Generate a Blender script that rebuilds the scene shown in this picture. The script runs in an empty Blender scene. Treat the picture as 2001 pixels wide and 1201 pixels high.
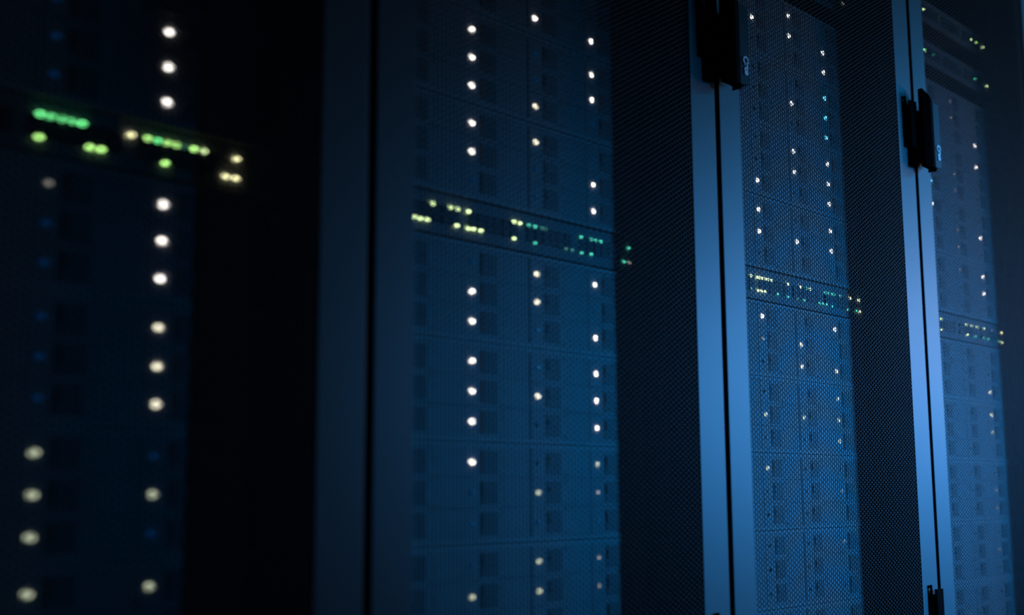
import bpy, bmesh, math, random
import numpy as np
from mathutils import Matrix, Vector

S = bpy.context.scene
COL = S.collection
random.seed(4)

# ------------------------------------------------------------------ camera
EYE = 1.0                                   # camera height above the floor
FPX, YAW, PITCH, ROLL = 2423.5, 0.82180, 0.14847, -0.00532
DOOR_Y, LED_D, GAP1 = 0.8856, 0.0655, 0.7562   # door front plane, depth of the equipment fronts behind it, first gap
cam = bpy.data.cameras.new('camera')
cam.sensor_width = 36.0; cam.sensor_fit = 'HORIZONTAL'
cam.lens = FPX * 36.0 / 2001.0
cam.clip_start = 0.05; cam.clip_end = 60
cam.dof.use_dof = True
cam.dof.focus_distance = 1.85
cam.dof.aperture_fstop = 2.9
cam.dof.aperture_ratio = 0.72
camo = bpy.data.objects.new('camera', cam); COL.objects.link(camo)
cy, sy, cp, sp = math.cos(YAW), math.sin(YAW), math.cos(PITCH), math.sin(PITCH)
F = Vector((sy*cp, cy*cp, sp)); R = Vector((cy, -sy, 0)); U = R.cross(F)
cr, sr = math.cos(ROLL), math.sin(ROLL)
R2 = R*cr + U*sr; U2 = U*cr - R*sr
M = Matrix(((R2.x, U2.x, -F.x, 0), (R2.y, U2.y, -F.y, 0), (R2.z, U2.z, -F.z, EYE), (0, 0, 0, 1)))
camo.matrix_world = M
S.camera = camo

# ------------------------------------------------------------------ colour management, world, lights
S.view_settings.view_transform = 'Standard'
S.view_settings.look = 'None'
S.view_settings.exposure = 0.0
S.view_settings.gamma = 1.0
S.view_settings.use_curve_mapping = False
w = bpy.data.worlds.new('world'); S.world = w; w.use_nodes = True
w.node_tree.nodes['Background'].inputs[0].default_value = (0.02, 0.10, 0.30, 1)
w.node_tree.nodes['Background'].inputs[1].default_value = 0.0

def lamp_to(o, target):
    d = Vector(target) - o.location
    o.rotation_euler = d.to_track_quat('-Z', 'Y').to_euler()

def area(name, loc, target, sx, sz, energy, color, spread=180):
    l = bpy.data.lights.new(name, 'AREA'); l.shape = 'RECTANGLE'; l.size = sx; l.size_y = sz
    l.energy = energy; l.color = color; l.spread = math.radians(spread)
    o = bpy.data.objects.new(name, l); COL.objects.link(o); o.location = loc; lamp_to(o, target); return o

def spot(name, loc, target, energy, color, angle, blend, radius):
    l = bpy.data.lights.new(name, 'SPOT'); l.energy = energy; l.color = color
    l.spot_size = math.radians(angle); l.spot_blend = blend; l.shadow_soft_size = radius
    o = bpy.data.objects.new(name, l); COL.objects.link(o); o.location = loc; lamp_to(o, target); return o

# lamp at the far end of the aisle, grazing the doors, then two added fills
area('aisle_end_light', (4.9, -0.85, EYE + 0.72), (1.8, 0.9, EYE + 0.3), 0.8, 1.2, 15, (0.01, 0.42, 1.0))
area('pale_frame_fill', (4.1, -0.10, EYE + 0.50), (2.0, 0.9, EYE + 0.2), 0.3, 0.4, 11, (0.74, 0.54, 0.45))  # added fill that greys the blue on the right-hand frames, no real lamp
area('frame_top_fill', (5.7, -0.75, 2.70), (2.1, 0.9, EYE + 0.8), 1.0, 0.3, 20, (0.01, 0.40, 1.0))  # added blue fill to brighten the frame tops, not a ceiling fixture
# deep blue lamp in the open room to the right of the row
spot('room_light', (5.6, -2.2, EYE + 0.58), (2.18, DOOR_Y, EYE + 0.09), 2550, (0.02, 0.35, 1.0), 13.8, 1.0, 0.38)
spot('second_rack_fill', (5.5, -2.3, EYE + 0.60), (1.36, DOOR_Y, EYE + 0.12), 1020, (0.002, 0.35, 1.0), 8.0, 1.0, 0.25)  # extra fill spot, added only to brighten the second rack and its frames

# ------------------------------------------------------------------ materials
def mat(name, base, rough=0.5, metal=0.0, spec=0.5, emit=None, strength=0.0, grain=0.0, scale=60.0, bump=0.0):
    m = bpy.data.materials.new(name); m.use_nodes = True
    nt = m.node_tree; b = nt.nodes['Principled BSDF']
    b.inputs['Base Color'].default_value = (*base, 1)
    b.inputs['Roughness'].default_value = rough
    b.inputs['Metallic'].default_value = metal
    b.inputs['Specular IOR Level'].default_value = spec
    if grain or bump:
        tc = nt.nodes.new('ShaderNodeTexCoord'); n = nt.nodes.new('ShaderNodeTexNoise')
        n.inputs['Scale'].default_value = scale; n.inputs['Detail'].default_value = 4
        nt.links.new(tc.outputs['Object'], n.inputs['Vector'])
        if grain:
            mx = nt.nodes.new('ShaderNodeMix'); mx.data_type = 'RGBA'
            mx.inputs['A'].default_value = (*[c*(1-grain) for c in base], 1)
            mx.inputs['B'].default_value = (*[min(1, c*(1+grain)) for c in base], 1)
            nt.links.new(n.outputs['Fac'], mx.inputs['Factor'])
            nt.links.new(mx.outputs['Result'], b.inputs['Base Color'])
        if bump:
            bp = nt.nodes.new('ShaderNodeBump'); bp.inputs['Strength'].default_value = bump
            bp.inputs['Distance'].default_value = 0.0004
            nt.links.new(n.outputs['Fac'], bp.inputs['Height'])
            nt.links.new(bp.outputs['Normal'], b.inputs['Normal'])
    if emit:
        b.inputs['Emission Color'].default_value = (*emit, 1)
        b.inputs['Emission Strength'].default_value = strength
    return m

PAINT = mat('rack_paint', (0.034, 0.038, 0.042), 0.50, spec=0.27, grain=0.08, scale=25)
SHEET = mat('perforated_sheet_paint', (0.011, 0.013, 0.015), 0.6, spec=0.11)
INNER = mat('rack_inner_black', (0.012, 0.012, 0.013), 0.75, spec=0.15)
RAILM = mat('rail_black', (0.02, 0.02, 0.022), 0.6, spec=0.2)
HANDLE = mat('handle_black', (0.0015, 0.0015, 0.0018), 0.7, spec=0.01)
HFACE = mat('handle_face', (0.010, 0.011, 0.013), 0.5, spec=0.12)
LOGO = mat('logo_print', (0.9, 0.9, 0.9), 0.4)
CHASSIS = mat('chassis_steel', (0.10, 0.10, 0.105), 0.5, metal=0.3)
FACE = mat('server_face', (0.52, 0.53, 0.55), 0.65, spec=0.2, grain=0.08, scale=80)
TRAY = mat('drive_tray_grey', (0.44, 0.45, 0.47), 0.65, spec=0.2, grain=0.1, scale=120)
LATCH = mat('latch_dark', (0.25, 0.25, 0.26), 0.6, spec=0.2)
PORT = mat('port_dark', (0.09, 0.09, 0.095), 0.6)
SWFACE = mat('switch_face', (0.30, 0.31, 0.33), 0.6, spec=0.2)
FLOORM = mat('floor_vinyl', (0.05, 0.055, 0.06), 0.4, grain=0.2, scale=3)
WALLM = mat('wall_paint', (0.05, 0.055, 0.065), 0.8, grain=0.1, scale=2)
CEILM = mat('ceiling_tile', (0.06, 0.06, 0.065), 0.9, grain=0.1, scale=5)

def em(name, col, s): return mat('led_' + name, (0.02, 0.02, 0.02), 0.4, emit=col, strength=s)
LED = {
    'W': em('white', (1.0, 0.93, 0.86), 3.6),
    'V': em('warm_white', (1.0, 0.93, 0.70), 2.0),
    'w': em('soft_white', (0.90, 1.0, 0.70), 0.75),
    'd': em('faint_white', (0.95, 0.90, 0.80), 0.35),
    'C': em('cyan', (0.10, 0.62, 1.0), 3.0),
    'B': em('blue', (0.0, 0.09, 0.36), 0.22),
    'o': mat('led_off', (0.26, 0.26, 0.27), 0.5),
    'x': mat('led_dark', (0.01, 0.01, 0.012), 0.5),
    'g': em('green', (0.16, 0.90, 0.28), 3.4),
    'y': em('yellow_green', (0.50, 1.0, 0.26), 3.4),
    'p': em('pale_green', (0.75, 1.0, 0.45), 3.2),
    't': em('teal', (0.08, 0.75, 0.50), 1.5),
    'k': em('pale_amber', (1.0, 0.95, 0.50), 3.2),
    'n': em('faint_teal', (0.12, 0.5, 0.35), 0.5),
}

# ------------------------------------------------------------------ mesh helpers
def bx(bm, x0, x1, y0, y1, z0, z1, bevel=0.0, seg=1, mi=0):
    r = bmesh.ops.create_cube(bm, size=1)
    vs = r['verts']
    for v in vs:
        v.co = Vector(((x0+x1)/2 + v.co.x*(x1-x0), (y0+y1)/2 + v.co.y*(y1-y0), (z0+z1)/2 + v.co.z*(z1-z0)))
    fs = {f for v in vs for f in v.link_faces}
    for f in fs: f.material_index = mi
    if bevel:
        es = list({e for v in vs for e in v.link_edges})
        bmesh.ops.bevel(bm, geom=es, offset=bevel, segments=seg, affect='EDGES', profile=0.5)

def prism_x(bm, x0, x1, prof, mi=0, mi_front=None):
    """prof: (y, z) outline extruded along x"""
    a = [bm.verts.new((x0, y, z)) for y, z in prof]; b = [bm.verts.new((x1, y, z)) for y, z in prof]
    n = len(prof)
    fs = [bm.faces.new(a), bm.faces.new(b[::-1])]
    for i in range(n):
        fs.append(bm.faces.new((a[i], b[i], b[(i+1) % n], a[(i+1) % n])))
    for f in fs: f.material_index = mi
    if mi_front is not None:
        for i in mi_front: fs[2+i].material_index = 1
    bmesh.ops.recalc_face_normals(bm, faces=fs)

def tube(bm, pts, r, n=8, mi=0):
    rings = []
    pts = [Vector(p) for p in pts]
    for i, p in enumerate(pts):
        d = (pts[min(i+1, len(pts)-1)] - pts[max(i-1, 0)]).normalized()
        a = Vector((0, 1, 0)); b = d.cross(a).normalized()
        rings.append([bm.verts.new(p + (a*math.cos(t) + b*math.sin(t))*r) for t in [2*math.pi*k/n for k in range(n)]])
    for i in range(len(rings)-1):
        for k in range(n):
            f = bm.faces.new((rings[i][k], rings[i][(k+1) % n], rings[i+1][(k+1) % n], rings[i+1][k])); f.material_index = mi; f.smooth = True
    bm.faces.new(rings[0]).material_index = mi; bm.faces.new(rings[-1][::-1]).material_index = mi

def obj(name, bm, mats, parent=None, loc=(0, 0, 0)):
    me = bpy.data.meshes.new(name)
    if isinstance(bm, bmesh.types.BMesh):
        bmesh.ops.recalc_face_normals(bm, faces=bm.faces[:])
        bm.to_mesh(me); bm.free()
    else:
        me = bm
    if not isinstance(mats, (list, tuple)): mats = [mats]
    if not me.materials:
        for m in mats: me.materials.append(m)
    o = bpy.data.objects.new(name, me); COL.objects.link(o); o.location = loc
    if parent: o.parent = parent
    return o

def inst(name, me, parent=None, loc=(0, 0, 0)):
    o = bpy.data.objects.new(name, me); COL.objects.link(o); o.location = loc
    if parent: o.parent = parent
    return o

def thing(name, label, cat, loc, group=None):
    o = bpy.data.objects.new(name, None); COL.objects.link(o); o.location = loc
    o.empty_display_size = 0.05
    o['label'] = label; o['category'] = cat
    if group: o['group'] = group
    return o

def struct(name, bm, m):
    o = obj(name, bm, m); o['kind'] = 'structure'; return o

# ------------------------------------------------------------------ the room
X0, X1, Y0, Y1, ZC = -2.5, 7.0, -3.2, 2.4, 2.9
for nm, a, m in (('floor', (X0, X1, Y0, Y1, -0.1, 0.0), FLOORM), ('ceiling', (X0, X1, Y0, Y1, ZC, ZC+0.1), CEILM),
                 ('wall_back', (X0-0.1, X1+0.1, Y1, Y1+0.1, 0, ZC), WALLM), ('wall_front', (X0-0.1, X1+0.1, Y0-0.1, Y0, 0, ZC), WALLM),
                 ('wall_left', (X0-0.1, X0, Y0, Y1, 0, ZC), WALLM), ('wall_right', (X1, X1+0.1, Y0, Y1, 0, ZC), WALLM)):
    b = bmesh.new(); bx(b, *a); struct(nm, b, m)

# ------------------------------------------------------------------ rack dimensions (local: x from the left gap's middle, y from the door front, z from the floor)
W, H, DEPTH = 0.600, 2.16, 1.05
GAPH = 0.0048
PX0, PX1 = 0.0535, 0.5410                     # perforated field
DZ0, DZ1 = 0.05, 2.14                        # door height
PZ0, PZ1 = 0.10, 2.09

def perforated_mesh():
    """steel sheet with staggered holes, real openings"""
    p = 0.00655; dx = p*math.sqrt(3)/2; r = p*0.452; th = 0.0010
    nc = int((PX1-PX0)/dx); nr = int((PZ1-PZ0)/p)
    xm = (PX1-PX0-(nc-1)*dx)/2; zm = (PZ1-PZ0-(nr-1)*p)/2
    ang_o = [math.radians(60*k) for k in range(6)]
    Ro = p/math.sqrt(3)
    N = 6
    verts = []; faces = []
    ox = np.array([math.cos(a) for a in ang_o]); oz = np.array([math.sin(a) for a in ang_o])
    cx = []; cz = []
    for i in range(nc):
        for j in range(nr - (i % 2)):
            cx.append(PX0+xm+i*dx); cz.append(PZ0+zm+j*p+(p/2 if i % 2 else 0))
    cx = np.array(cx); cz = np.array(cz); n = len(cx)
    V = np.zeros((n, 18, 3)); 
    for k in range(6):
        V[:, k, 0] = cx+ox[k]*Ro; V[:, k, 2] = cz+oz[k]*Ro
        V[:, 6+k, 0] = cx+ox[k]*r*1.08; V[:, 6+k, 2] = cz+oz[k]*r*1.08
        V[:, 12+k, 0] = V[:, 6+k, 0]; V[:, 12+k, 2] = V[:, 6+k, 2]; V[:, 12+k, 1] = th
    fb = []
    for k in range(6):
        q = (k+1) % 6
        fb.append((k, q, 6+q, 6+k)); fb.append((6+k, 6+q, 12+q, 12+k))
    fb = np.array(fb)
    Fc = (fb[None] + (np.arange(n)*18)[:, None, None]).reshape(-1, 4)
    # border rim: flat strips that fill the sheet outside the outermost cells
    me = bpy.data.meshes.new('perforated_panel')
    Vf = V.reshape(-1, 3)
    extra_v = []; extra_f = []
    def quad(x0, x1, z0, z1):
        b = len(Vf)+len(extra_v)
        extra_v.extend([(x0, 0, z0), (x1, 0, z0), (x1, 0, z1), (x0, 0, z1)]); extra_f.append((b, b+1, b+2, b+3))
    def tri_fill(pts):
        b = len(Vf)+len(extra_v); extra_v.extend([(x, 0, z) for x, z in pts]); 
        for t in range(1, len(pts)-1): extra_f.append((b, b+t, b+t+1, b+t+1))
    Vall = np.vstack([Vf, np.array(extra_v)]) if extra_v else Vf
    nv = len(Vall); nf = len(Fc)
    me.vertices.add(nv); me.vertices.foreach_set('co', Vall.astype(np.float32).ravel())
    me.loops.add(nf*4); me.loops.foreach_set('vertex_index', Fc.astype(np.int32).ravel())
    me.polygons.add(nf); me.polygons.foreach_set('loop_start', np.arange(0, nf*4, 4, dtype=np.int32))
    try: me.polygons.foreach_set('loop_total', np.full(nf, 4, dtype=np.int32))
    except Exception: pass
    me.update(calc_edges=True); me.validate()
    me.materials.append(SHEET)
    return me

PERF = perforated_mesh()

def mesh_of(bm, mats, name):
    me = bpy.data.meshes.new(name); bmesh.ops.recalc_face_normals(bm, faces=bm.faces[:]); bm.to_mesh(me); bm.free()
    for m in (mats if isinstance(mats, (list, tuple)) else [mats]): me.materials.append(m)
    return me

# door frame: four borders around the perforated field, returned edges
b = bmesh.new()
x0, x1 = GAPH, W-GAPH
ring_o = [(x0, DZ0), (x1, DZ0), (x1, DZ1), (x0, DZ1)]
ring_i = [(PX0+0.0015, PZ0), (PX1-0.0015, PZ0), (PX1-0.0015, PZ1), (PX0+0.0015, PZ1)]
vo = [b.verts.new((x, -0.0002, z)) for x, z in ring_o]; vi = [b.verts.new((x, -0.0002, z)) for x, z in ring_i]
vb = [b.verts.new((x, 0.028, z)) for x, z in ring_o]; vk = [b.verts.new((x, 0.0016, z)) for x, z in ring_i]
vc = [b.verts.new((x + (0.0016 if x < 0.3 else -0.0016), 0.028, z + (0.0016 if z < 1 else -0.0016))) for x, z in ring_o]
vd = [b.verts.new((x + (0.0016 if x < 0.3 else -0.0016), 0.0016, z + (0.0016 if z < 1 else -0.0016))) for x, z in ring_o]
for k in range(4):
    q = (k+1) % 4
    b.faces.new((vo[k], vo[q], vi[q], vi[k])); b.faces.new((vo[k], vb[k], vb[q], vo[q])); b.faces.new((vi[k], vi[q], vk[q], vk[k]))
    b.faces.new((vb[k], vc[k], vc[q], vb[q])); b.faces.new((vc[k], vd[k], vd[q], vc[q])); b.faces.new((vd[k], vk[k], vk[q], vd[q]))
b.edges.ensure_lookup_table()
oe = [e for e in b.edges if all(v in vo for v in e.verts)]
bmesh.ops.bevel(b, geom=oe, offset=0.0016, segments=3, affect='EDGES', profile=0.5)
DOOR_ME = mesh_of(b, PAINT, 'door')

# swing handle beside the left gap: black lever on a pedestal, satin face along its right edge
ZH = EYE
b = bmesh.new()
def loft(b, pts, mis):
    """pts: (x, y, z_bottom, z_top) round the cross-section; mis: material of each side face"""
    lo = [b.verts.new((x, y, z0)) for x, y, z0, z1 in pts]; hi = [b.verts.new((x, y, z1)) for x, y, z0, z1 in pts]
    n = len(pts)
    for i in range(n):
        b.faces.new((lo[i], lo[(i+1) % n], hi[(i+1) % n], hi[i])).material_index = mis[i]
    b.faces.new(lo); b.faces.new(hi[::-1])
z = ZH
loft(b, [(-0.0130, -0.0160, z+0.537, z+0.670), (-0.0080, -0.0210, z+0.536, z+0.672), (0.0080, -0.0275, z+0.537, z+0.660),
         (0.0195, -0.0262, z+0.538, z+0.652), (0.0195, -0.0120, z+0.538, z+0.652), (-0.0060, -0.0125, z+0.538, z+0.669)], [0]*6)
loft(b, [(0.0195, -0.0262, z+0.5380, z+0.652), (0.0390, -0.0275, z+0.5410, z+0.650), (0.0405, -0.0260, z+0.5420, z+0.649),
         (0.0405, -0.0120, z+0.542, z+0.649), (0.0195, -0.0120, z+0.538, z+0.652)], [1, 1, 0, 0, 0])
bx(b, 0.0195, 0.0213, -0.0266, -0.012, z+0.5322, z+0.5395)
bx(b, 0.0070, 0.0340, -0.0130, 0.0000, z+0.550, z+0.640, bevel=0.002)
# emblem: oval ring and a short word below it, reading downwards
def ell(cx, cz, rx, rz, wd, a0=0, a1=360, n=20):
    prev = None
    yf = -0.0262 - (cx-0.0195)*0.067
    for k in range(n+1):
        t = math.radians(a0 + (a1-a0)*k/n)
        c, s = math.cos(t), math.sin(t)
        o_ = [b.verts.new((cx+rx*c, yf-0.0009, cz+rz*s)), b.verts.new((cx+(rx-wd)*c, yf-0.0009, cz+(rz-wd)*s)),
              b.verts.new((cx+rx*c, yf-0.0003, cz+rz*s)), b.verts.new((cx+(rx-wd)*c, yf-0.0003, cz+(rz-wd)*s))]
        if prev:
            b.faces.new((prev[0], o_[0], o_[1], prev[1])).material_index = 2
            b.faces.new((prev[0], prev[2], o_[2], o_[0])).material_index = 2
        prev = o_
ell(0.0310, ZH+0.5730, 0.0066, 0.0060, 0.0024)
ell(0.0310, ZH+0.5655, 0.0050, 0.0036, 0.0026, -90, 160)
ell(0.0312, ZH+0.5605, 0.0046, 0.0032, 0.0026, -30, 250)
ell(0.0314, ZH+0.5558, 0.0044, 0.0034, 0.0030, 0, 360)
HANDLE_ME = mesh_of(b, [HANDLE, HFACE, LOGO], 'handle')

# hinge on the right border: raised black leaf beside the gap with a thin rod that bends round under it
def hinge(z0, z1):
    b = bmesh.new()
    g = W
    loft(b, [(g-0.0340, -0.0085, z0-0.004, z1-0.008), (g-0.0310, -0.0105, z0-0.005, z1-0.008), (g-0.0140, -0.0125, z0-0.005, z1-0.008),
             (g-0.0110, -0.0115, z0-0.004, z1-0.008), (g-0.0110, -0.0095, z0-0.004, z1-0.008), (g-0.0320, -0.0065, z0-0.004, z1-0.008)], [0]*6)
    bx(b, g-0.0200, g-0.0120, -0.0100, 0.0, z0+0.002, z1-0.016, bevel=0.001)
    xr = g-0.0375
    pts = [(xr, -0.0035, z1-0.001), (xr, -0.0035, z0+0.012)]
    for k in range(1, 7):
        t = math.pi/2*k/6
        pts.append((xr+0.011*(1-math.cos(t)), -0.0035, z0+0.012-0.010*math.sin(t)))
    pts.append((g-0.014, -0.0035, z0+0.002))
    tube(b, pts, 0.0020)
    bx(b, xr-0.001, xr+0.001, -0.0035, 0.0, z1-0.006, z1-0.002); bx(b, xr-0.001, xr+0.001, -0.0035, 0.0, z0+0.02, z0+0.024)
    return mesh_of(b, HANDLE, 'hinge')
HINGE_ME = [hinge(ZH+0.572, ZH+0.656), hinge(ZH-0.232, ZH-0.146), hinge(ZH-0.80, ZH-0.714)]

# cabinet parts
def boxmesh(name, m, *boxes, bevel=0.0):
    b = bmesh.new()
    for a in boxes: bx(b, *a, bevel=bevel)
    return mesh_of(b, m, name)
SIDE_ME = boxmesh('side_panel', INNER, (-0.0125, 0.0125, 0, DEPTH-0.032, 0.04, H-0.02))
TOP_ME = boxmesh('top_panel', PAINT, (0.002, W-0.002, 0.031, DEPTH, H-0.02, H))
BOT_ME = boxmesh('bottom_panel', PAINT, (0.002, W-0.002, 0.031, DEPTH, 0.0, 0.04))
REAR_ME = boxmesh('rear_panel', INNER, (0.002, W-0.002, DEPTH-0.001, DEPTH+0.004, 0.04, H-0.02))
def rail_mesh():
    b = bmesh.new()
    bx(b, -0.0135, 0.0135, 0.0, 0.0018, 0.04, H-0.02)
    bx(b, -0.0135, -0.0117, 0.0018, 0.05, 0.04, H-0.02)
    return mesh_of(b, RAILM, 'mounting_rail')
RAIL_ME = rail_mesh()

RACKS = [
    ('tall black server rack at left edge, almost lost in darkness, big blurred lights inside', 0),
    ('black server rack in middle with blue-lit perforated door, between the two widest frames', 1),
    ('server rack with sharp mesh door, handle with pale emblem cut by top edge', 2),
    ('rightmost server rack, its whole black door handle in view on brightest blue frame', 3)]
origin = lambda k: GAP1 + 0.6*(k-1)
for lab, k in RACKS:
    t = thing('server_rack', lab, 'server rack', (origin(k), DOOR_Y, 0), 'server racks standing in a row')
    inst('side_panel', SIDE_ME, t, (0.0148, 0.031, 0)); inst('side_panel', SIDE_ME, t, (W-0.0148, 0.031, 0))
    inst('top_panel', TOP_ME, t); inst('bottom_panel', BOT_ME, t); inst('rear_panel', REAR_ME, t)
    inst('mounting_rail', RAIL_ME, t, (0.0445, LED_D+0.004, 0))
    r_ = inst('mounting_rail', RAIL_ME, t, (W-0.0445, LED_D+0.004, 0)); r_.scale.x = -1
    d = inst('door', DOOR_ME, t)
    inst('perforated_panel', PERF, d)
    inst('handle', HANDLE_ME, d)
    for h in HINGE_ME: inst('hinge', h, d)

# ------------------------------------------------------------------ servers: three rows of four drive trays
COLS = [0.0950, 0.2020, 0.3098, 0.4165]
ROWS = [0.0330, 0.0, -0.0330]
GH = 0.1090                                   # server height
def tray_mesh():
    b = bmesh.new()                           # origin at the status light, front at y = 0
    x0, x1, z0, z1 = -0.0126, 0.0940, -0.0164, 0.0164
    bx(b, x0, x1, 0.0002, 0.02, z0, z1, bevel=0.0005)
    # raised border and horizontal ribs of the carrier's vented front
    bx(b, 0.047, x1-0.002, -0.0005, 0.0004, z1-0.005, z1-0.0025)
    bx(b, 0.047, x1-0.002, -0.0005, 0.0004, z0+0.0025, z0+0.005)
    for i in range(3):
        bx(b, 0.050, x1-0.004, -0.0004, 0.0004, -0.0062+i*0.0050, -0.0040+i*0.0050)
    return mesh_of(b, TRAY, 'drive_tray')
def latch_mesh():
    b = bmesh.new()
    bx(b, 0.014, 0.040, -0.0006, 0.0005, -0.0125, 0.0125, bevel=0.0004)
    bx(b, 0.0165, 0.0375, -0.0014, -0.0005, -0.0020, 0.0085, bevel=0.0004)
    return mesh_of(b, LATCH, 'latch')
def light_mesh(r, key, n=14, th=0.0012, sx=1.0):
    b = bmesh.new()
    bmesh.ops.create_cone(b, cap_ends=True, segments=n, radius1=r, radius2=r*0.86, depth=th,
                          matrix=Matrix.Rotation(math.pi/2, 4, 'X') @ Matrix.Diagonal((sx, 1, 1, 1)))
    return mesh_of(b, LED[key], 'status_light')
TRAY_ME, LATCH_ME = tray_mesh(), latch_mesh()
SMALL = {'B', 'd'}
LIGHT_ME = {k: light_mesh(0.0030 if k in 'B' else (0.0026 if k in 'dox' else 0.0035), k, sx=1.2) for k in 'WVwdCBox'}
def chassis_mesh():
    b = bmesh.new(); h = GH/2
    bx(b, 0.0635, 0.5365, 0.021, 0.70, -h, h)                       # body behind the trays
    bx(b, 0.0635, 0.5365, -0.0006, 0.0215, h-0.0050, h-0.0001)      # upper lip
    bx(b, 0.0635, 0.5365, -0.0006, 0.0215, -h+0.0001, -h+0.0050)    # lower lip
    for i in range(5):
        xx = 0.0815 + 0.107*i
        bx(b, xx-0.0010, xx+0.0008, 0.0010, 0.0215, -h+0.0042, h-0.0042)
    return mesh_of(b, FACE, 'chassis')
def ear_mesh(s):
    b = bmesh.new(); h = GH/2-0.001
    xa, xb = (0.060, 0.0800) if s < 0 else (0.5200, 0.540)
    bx(b, xa, xb, -0.002, 0.0038, -h, h, bevel=0.001)
    xm = (xa+xb)/2
    bx(b, xm-0.004, xm+0.004, -0.016, -0.002, -h+0.012, -h+0.020, bevel=0.001)
    bx(b, xm-0.004, xm+0.004, -0.016, -0.002, h-0.020, h-0.012, bevel=0.001)
    bx(b, xm-0.004, xm+0.004, -0.022, -0.0155, -h+0.012, h-0.012, bevel=0.002)
    return mesh_of(b, RAILM, 'rack_ear')
CH_ME, EAR_ME = chassis_mesh(), (ear_mesh(-1), ear_mesh(1))

LEVELS = [0.709, 0.599, 0.489, 0.3790, 0.2200, 0.1102, 0.0005, -0.1092, -0.2190]
ORD = ['fourth server above', 'third server above', 'second server above', 'server directly above',
       'server directly below', 'second server below', 'third server below', 'fourth server below', 'fifth server below']
# light states: for each rack and level, one string per row, characters = columns left to right
ST = {
 0: {2: ['oooo', 'oooo', 'ooBB'], 3: ['ooBW', 'ooBW', 'ooBW'], 4: ['oodW', 'ooBW', 'ooBW'], 5: ['ooBV', 'ooBV', 'ooBV'],
     6: ['oowB', 'ooww', 'oowB'], 7: ['ooww', 'oooB', 'oooo']},
 1: {1: ['oWWW', 'oooo', 'ooWW'], 2: ['oWBW', 'oWBW', 'oWVB'], 3: ['oWVB', 'oWBW', 'oBBW'], 4: ['oBVW', 'oWVo', 'oWBW'],
     5: ['oWBW', 'oWVW', 'oWoW'], 6: ['oWow', 'oBwd', 'oBBB'], 7: ['oBwd', 'owwd', 'oooo']},
 2: {0: ['ooWo', 'oWWW', 'oooW'], 1: ['oooC', 'ooWC', 'oooC'], 2: ['ooWW', 'ooWW', 'oWoW'], 3: ['oWoW', 'oWWW', 'oooo'],
     4: ['oWoW', 'odVo', 'ooVV'], 5: ['ooow', 'owww', 'ooow'], 6: ['owxo', 'oood', 'oooo'], 7: ['oxxd', 'oxoo', 'ooxo'], 8: ['oooo', 'oooo', 'oooo']},
 3: {0: ['oodo', 'oodo', 'oooW'], 1: ['oooW', 'oodo', 'oCdo'], 2: ['oWoo', 'oodW', 'oodo'], 3: ['oodW', 'oooW', 'oooo'],
     4: ['oooo', 'oooo', 'oooV'], 5: ['oooV', 'ooow', 'oooo'], 6: ['oooo', 'oood', 'oood'], 7: ['oooo', 'oood', 'oooo'], 8: ['oooo', 'oooo', 'oooo']},
}
WHERE = ['in the dark leftmost rack', 'in the second rack from the left', 'in the third rack from the left', 'in the rightmost rack']
for k, levels in ST.items():
    for li, rows in levels.items():
        nlit = sum(c not in 'oB' for r in rows for c in r)
        t = thing('server', 'grey twelve-bay server %s, %s %s' % (WHERE[k], ORD[li], 'its lowest switch' if k == 3 else 'the green-lit switch'), 'server',
                  (origin(k), DOOR_Y+LED_D, EYE+LEVELS[li]), 'drive bay servers stacked in the racks')
        inst('chassis', CH_ME, t)
        inst('rack_ear', EAR_ME[0], t); inst('rack_ear', EAR_ME[1], t)
        for ri, r in enumerate(rows):
            for ci, c in enumerate(r):
                tr = inst('drive_tray', TRAY_ME, t, (COLS[ci], 0, ROWS[ri]))
                lt = inst('latch', LATCH_ME, tr)
                sl = inst('status_light', LIGHT_ME[c], tr, (0, -0.0004, 0))
                if c != 'o':
                    sl['label'] = {'W': 'glowing white light', 'V': 'glowing warm white light', 'w': 'soft white light', 'd': 'faint white light',
                                   'C': 'glowing cyan light', 'B': 'dim blue light', 'x': 'unlit dark light'}[c]

# ------------------------------------------------------------------ switches
PLM = {k: light_mesh(0.0022, k, 10, sx=1.5) for k in 'gypktnWd'}
for m_ in PLM.values(): m_.name = 'port_light'
def switch_body():
    b = bmesh.new(); h = 0.0226
    bx(b, 0.060, 0.540, 0.0012, 0.0038, -h, h)
    bx(b, 0.078, 0.522, 0.0035, 0.42, -h, h)
    return mesh_of(b, SWFACE, 'switch_body')
def port_bank():
    b = bmesh.new()                           # six columns of two sockets, one mesh
    for i in range(6):
        for j in (-1, 1):
            cx_, cz_ = i*0.0135, j*0.0052 - 0.0003
            w2, h2 = 0.0058, 0.0040
            bx(b, cx_-w2, cx_+w2, -0.0004, 0.0013, cz_-h2, cz_+h2)
            bx(b, cx_-w2, cx_+w2, -0.0016, -0.0002, cz_+h2-0.0007, cz_+h2)
    return mesh_of(b, PORT, 'port_bank')
SWB, BANK = switch_body(), port_bank()
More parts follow.
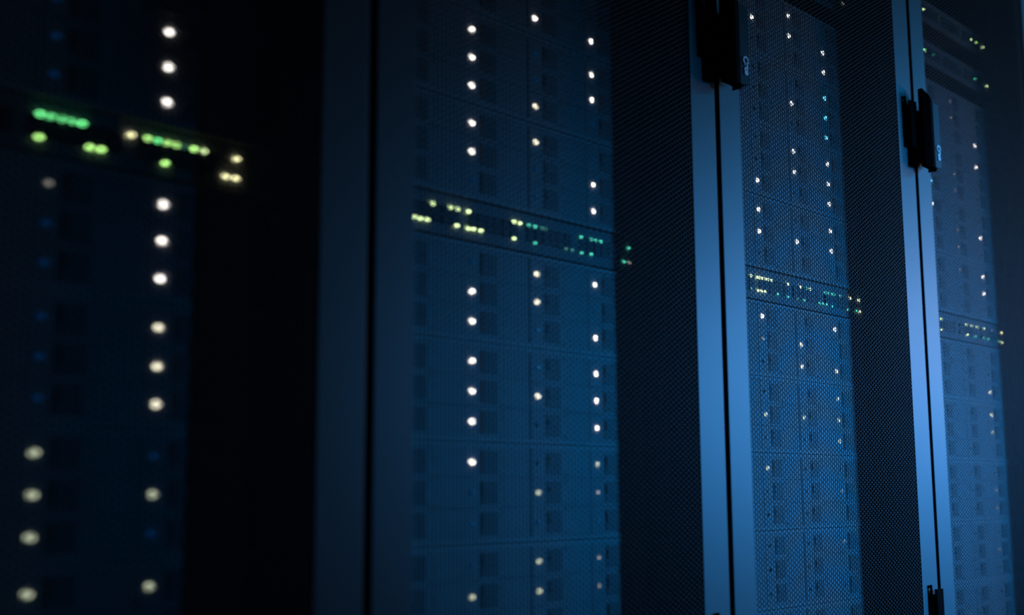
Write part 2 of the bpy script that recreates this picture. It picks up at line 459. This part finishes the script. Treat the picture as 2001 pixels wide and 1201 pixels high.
SW = [(0.3000, 'main'), (0.8170, 'low'), (0.8990, 'high')]
LIT = {
 0: (['g309 g319 y328 y337 g345', 'k382 y399 g408 y418 y427 n436 y445 p455 k491', 'y300 y345 y355 y417 k481 k491']),
}
MAIN = {
 0: ('g300 g309 g319 g328 g337 k382 y399 g408 y418 y427 n436 y445 p455 k491', 'y300 y345 y355 y417 k480 k491'),
 1: ('p142 p169 p180 p196 p271 p280 t297 t307 n319 n326 t391 t411 t420 t430 t486',
     'p115 p124 p134 p178 p196 p205 p216 p271 t307 n363 n374 t392 t410 t476 d487'),
 2: ('p175 p191 p198 p205 p214 p221 p231 p277 p315 t333 p344 t371 t392 t401 t411 t419 t439 k470 k501'.replace('t371', 'n385'),
     'n175 p193 p202 p212 t247 t276 n304 t324 t371 t382 t393 t411 t461 t491 k503'),
 3: ('p214 p324 p349 p373 p404 d444 k492', 'p212 p326 t361 t402 t423 t476 k491'),
}
def switch(k, z, rows, label):
    t = thing('network_switch', label, 'network switch', (origin(k), DOOR_Y+LED_D, EYE+z), 'network switches mounted in the racks')
    inst('switch_body', SWB, t)
    for i in range(4): inst('port_bank', BANK, t, (0.108+i*0.096, 0.0, 0))
    for dz, row in rows:
        for s in row.split():
            c, x = s[0], int(s[1:])/1000
            o = inst('port_light', PLM[c], t, (x, -0.0006, dz))
for k in range(4):
    lab = ['network switch in the dark leftmost rack with large blurred green port lights',
           'network switch in the second rack from the left with pale green and teal lights',
           'network switch in the third rack with two long rows of tiny pale green lights',
           'network switch at mid height in the rightmost rack with two rows of tiny lights'][k]
    switch(k, 0.2997, [(0.0093, MAIN[k][0]), (-0.0095, MAIN[k][1])], lab)
switch(3, 0.8990, [(0.0, 'p211 p216 n278 p430 y452 y457 p488')], 'topmost network switch in the rightmost rack, its lights near the top edge')
switch(3, 0.8180, [(0.0, 'g205 p210 t247 t434 g439 p497')], 'network switch in the rightmost rack just above the black door handle')
switch(2, 0.8170, [(0.0, 'd494')], 'network switch in the third rack from the left, one light at top edge')
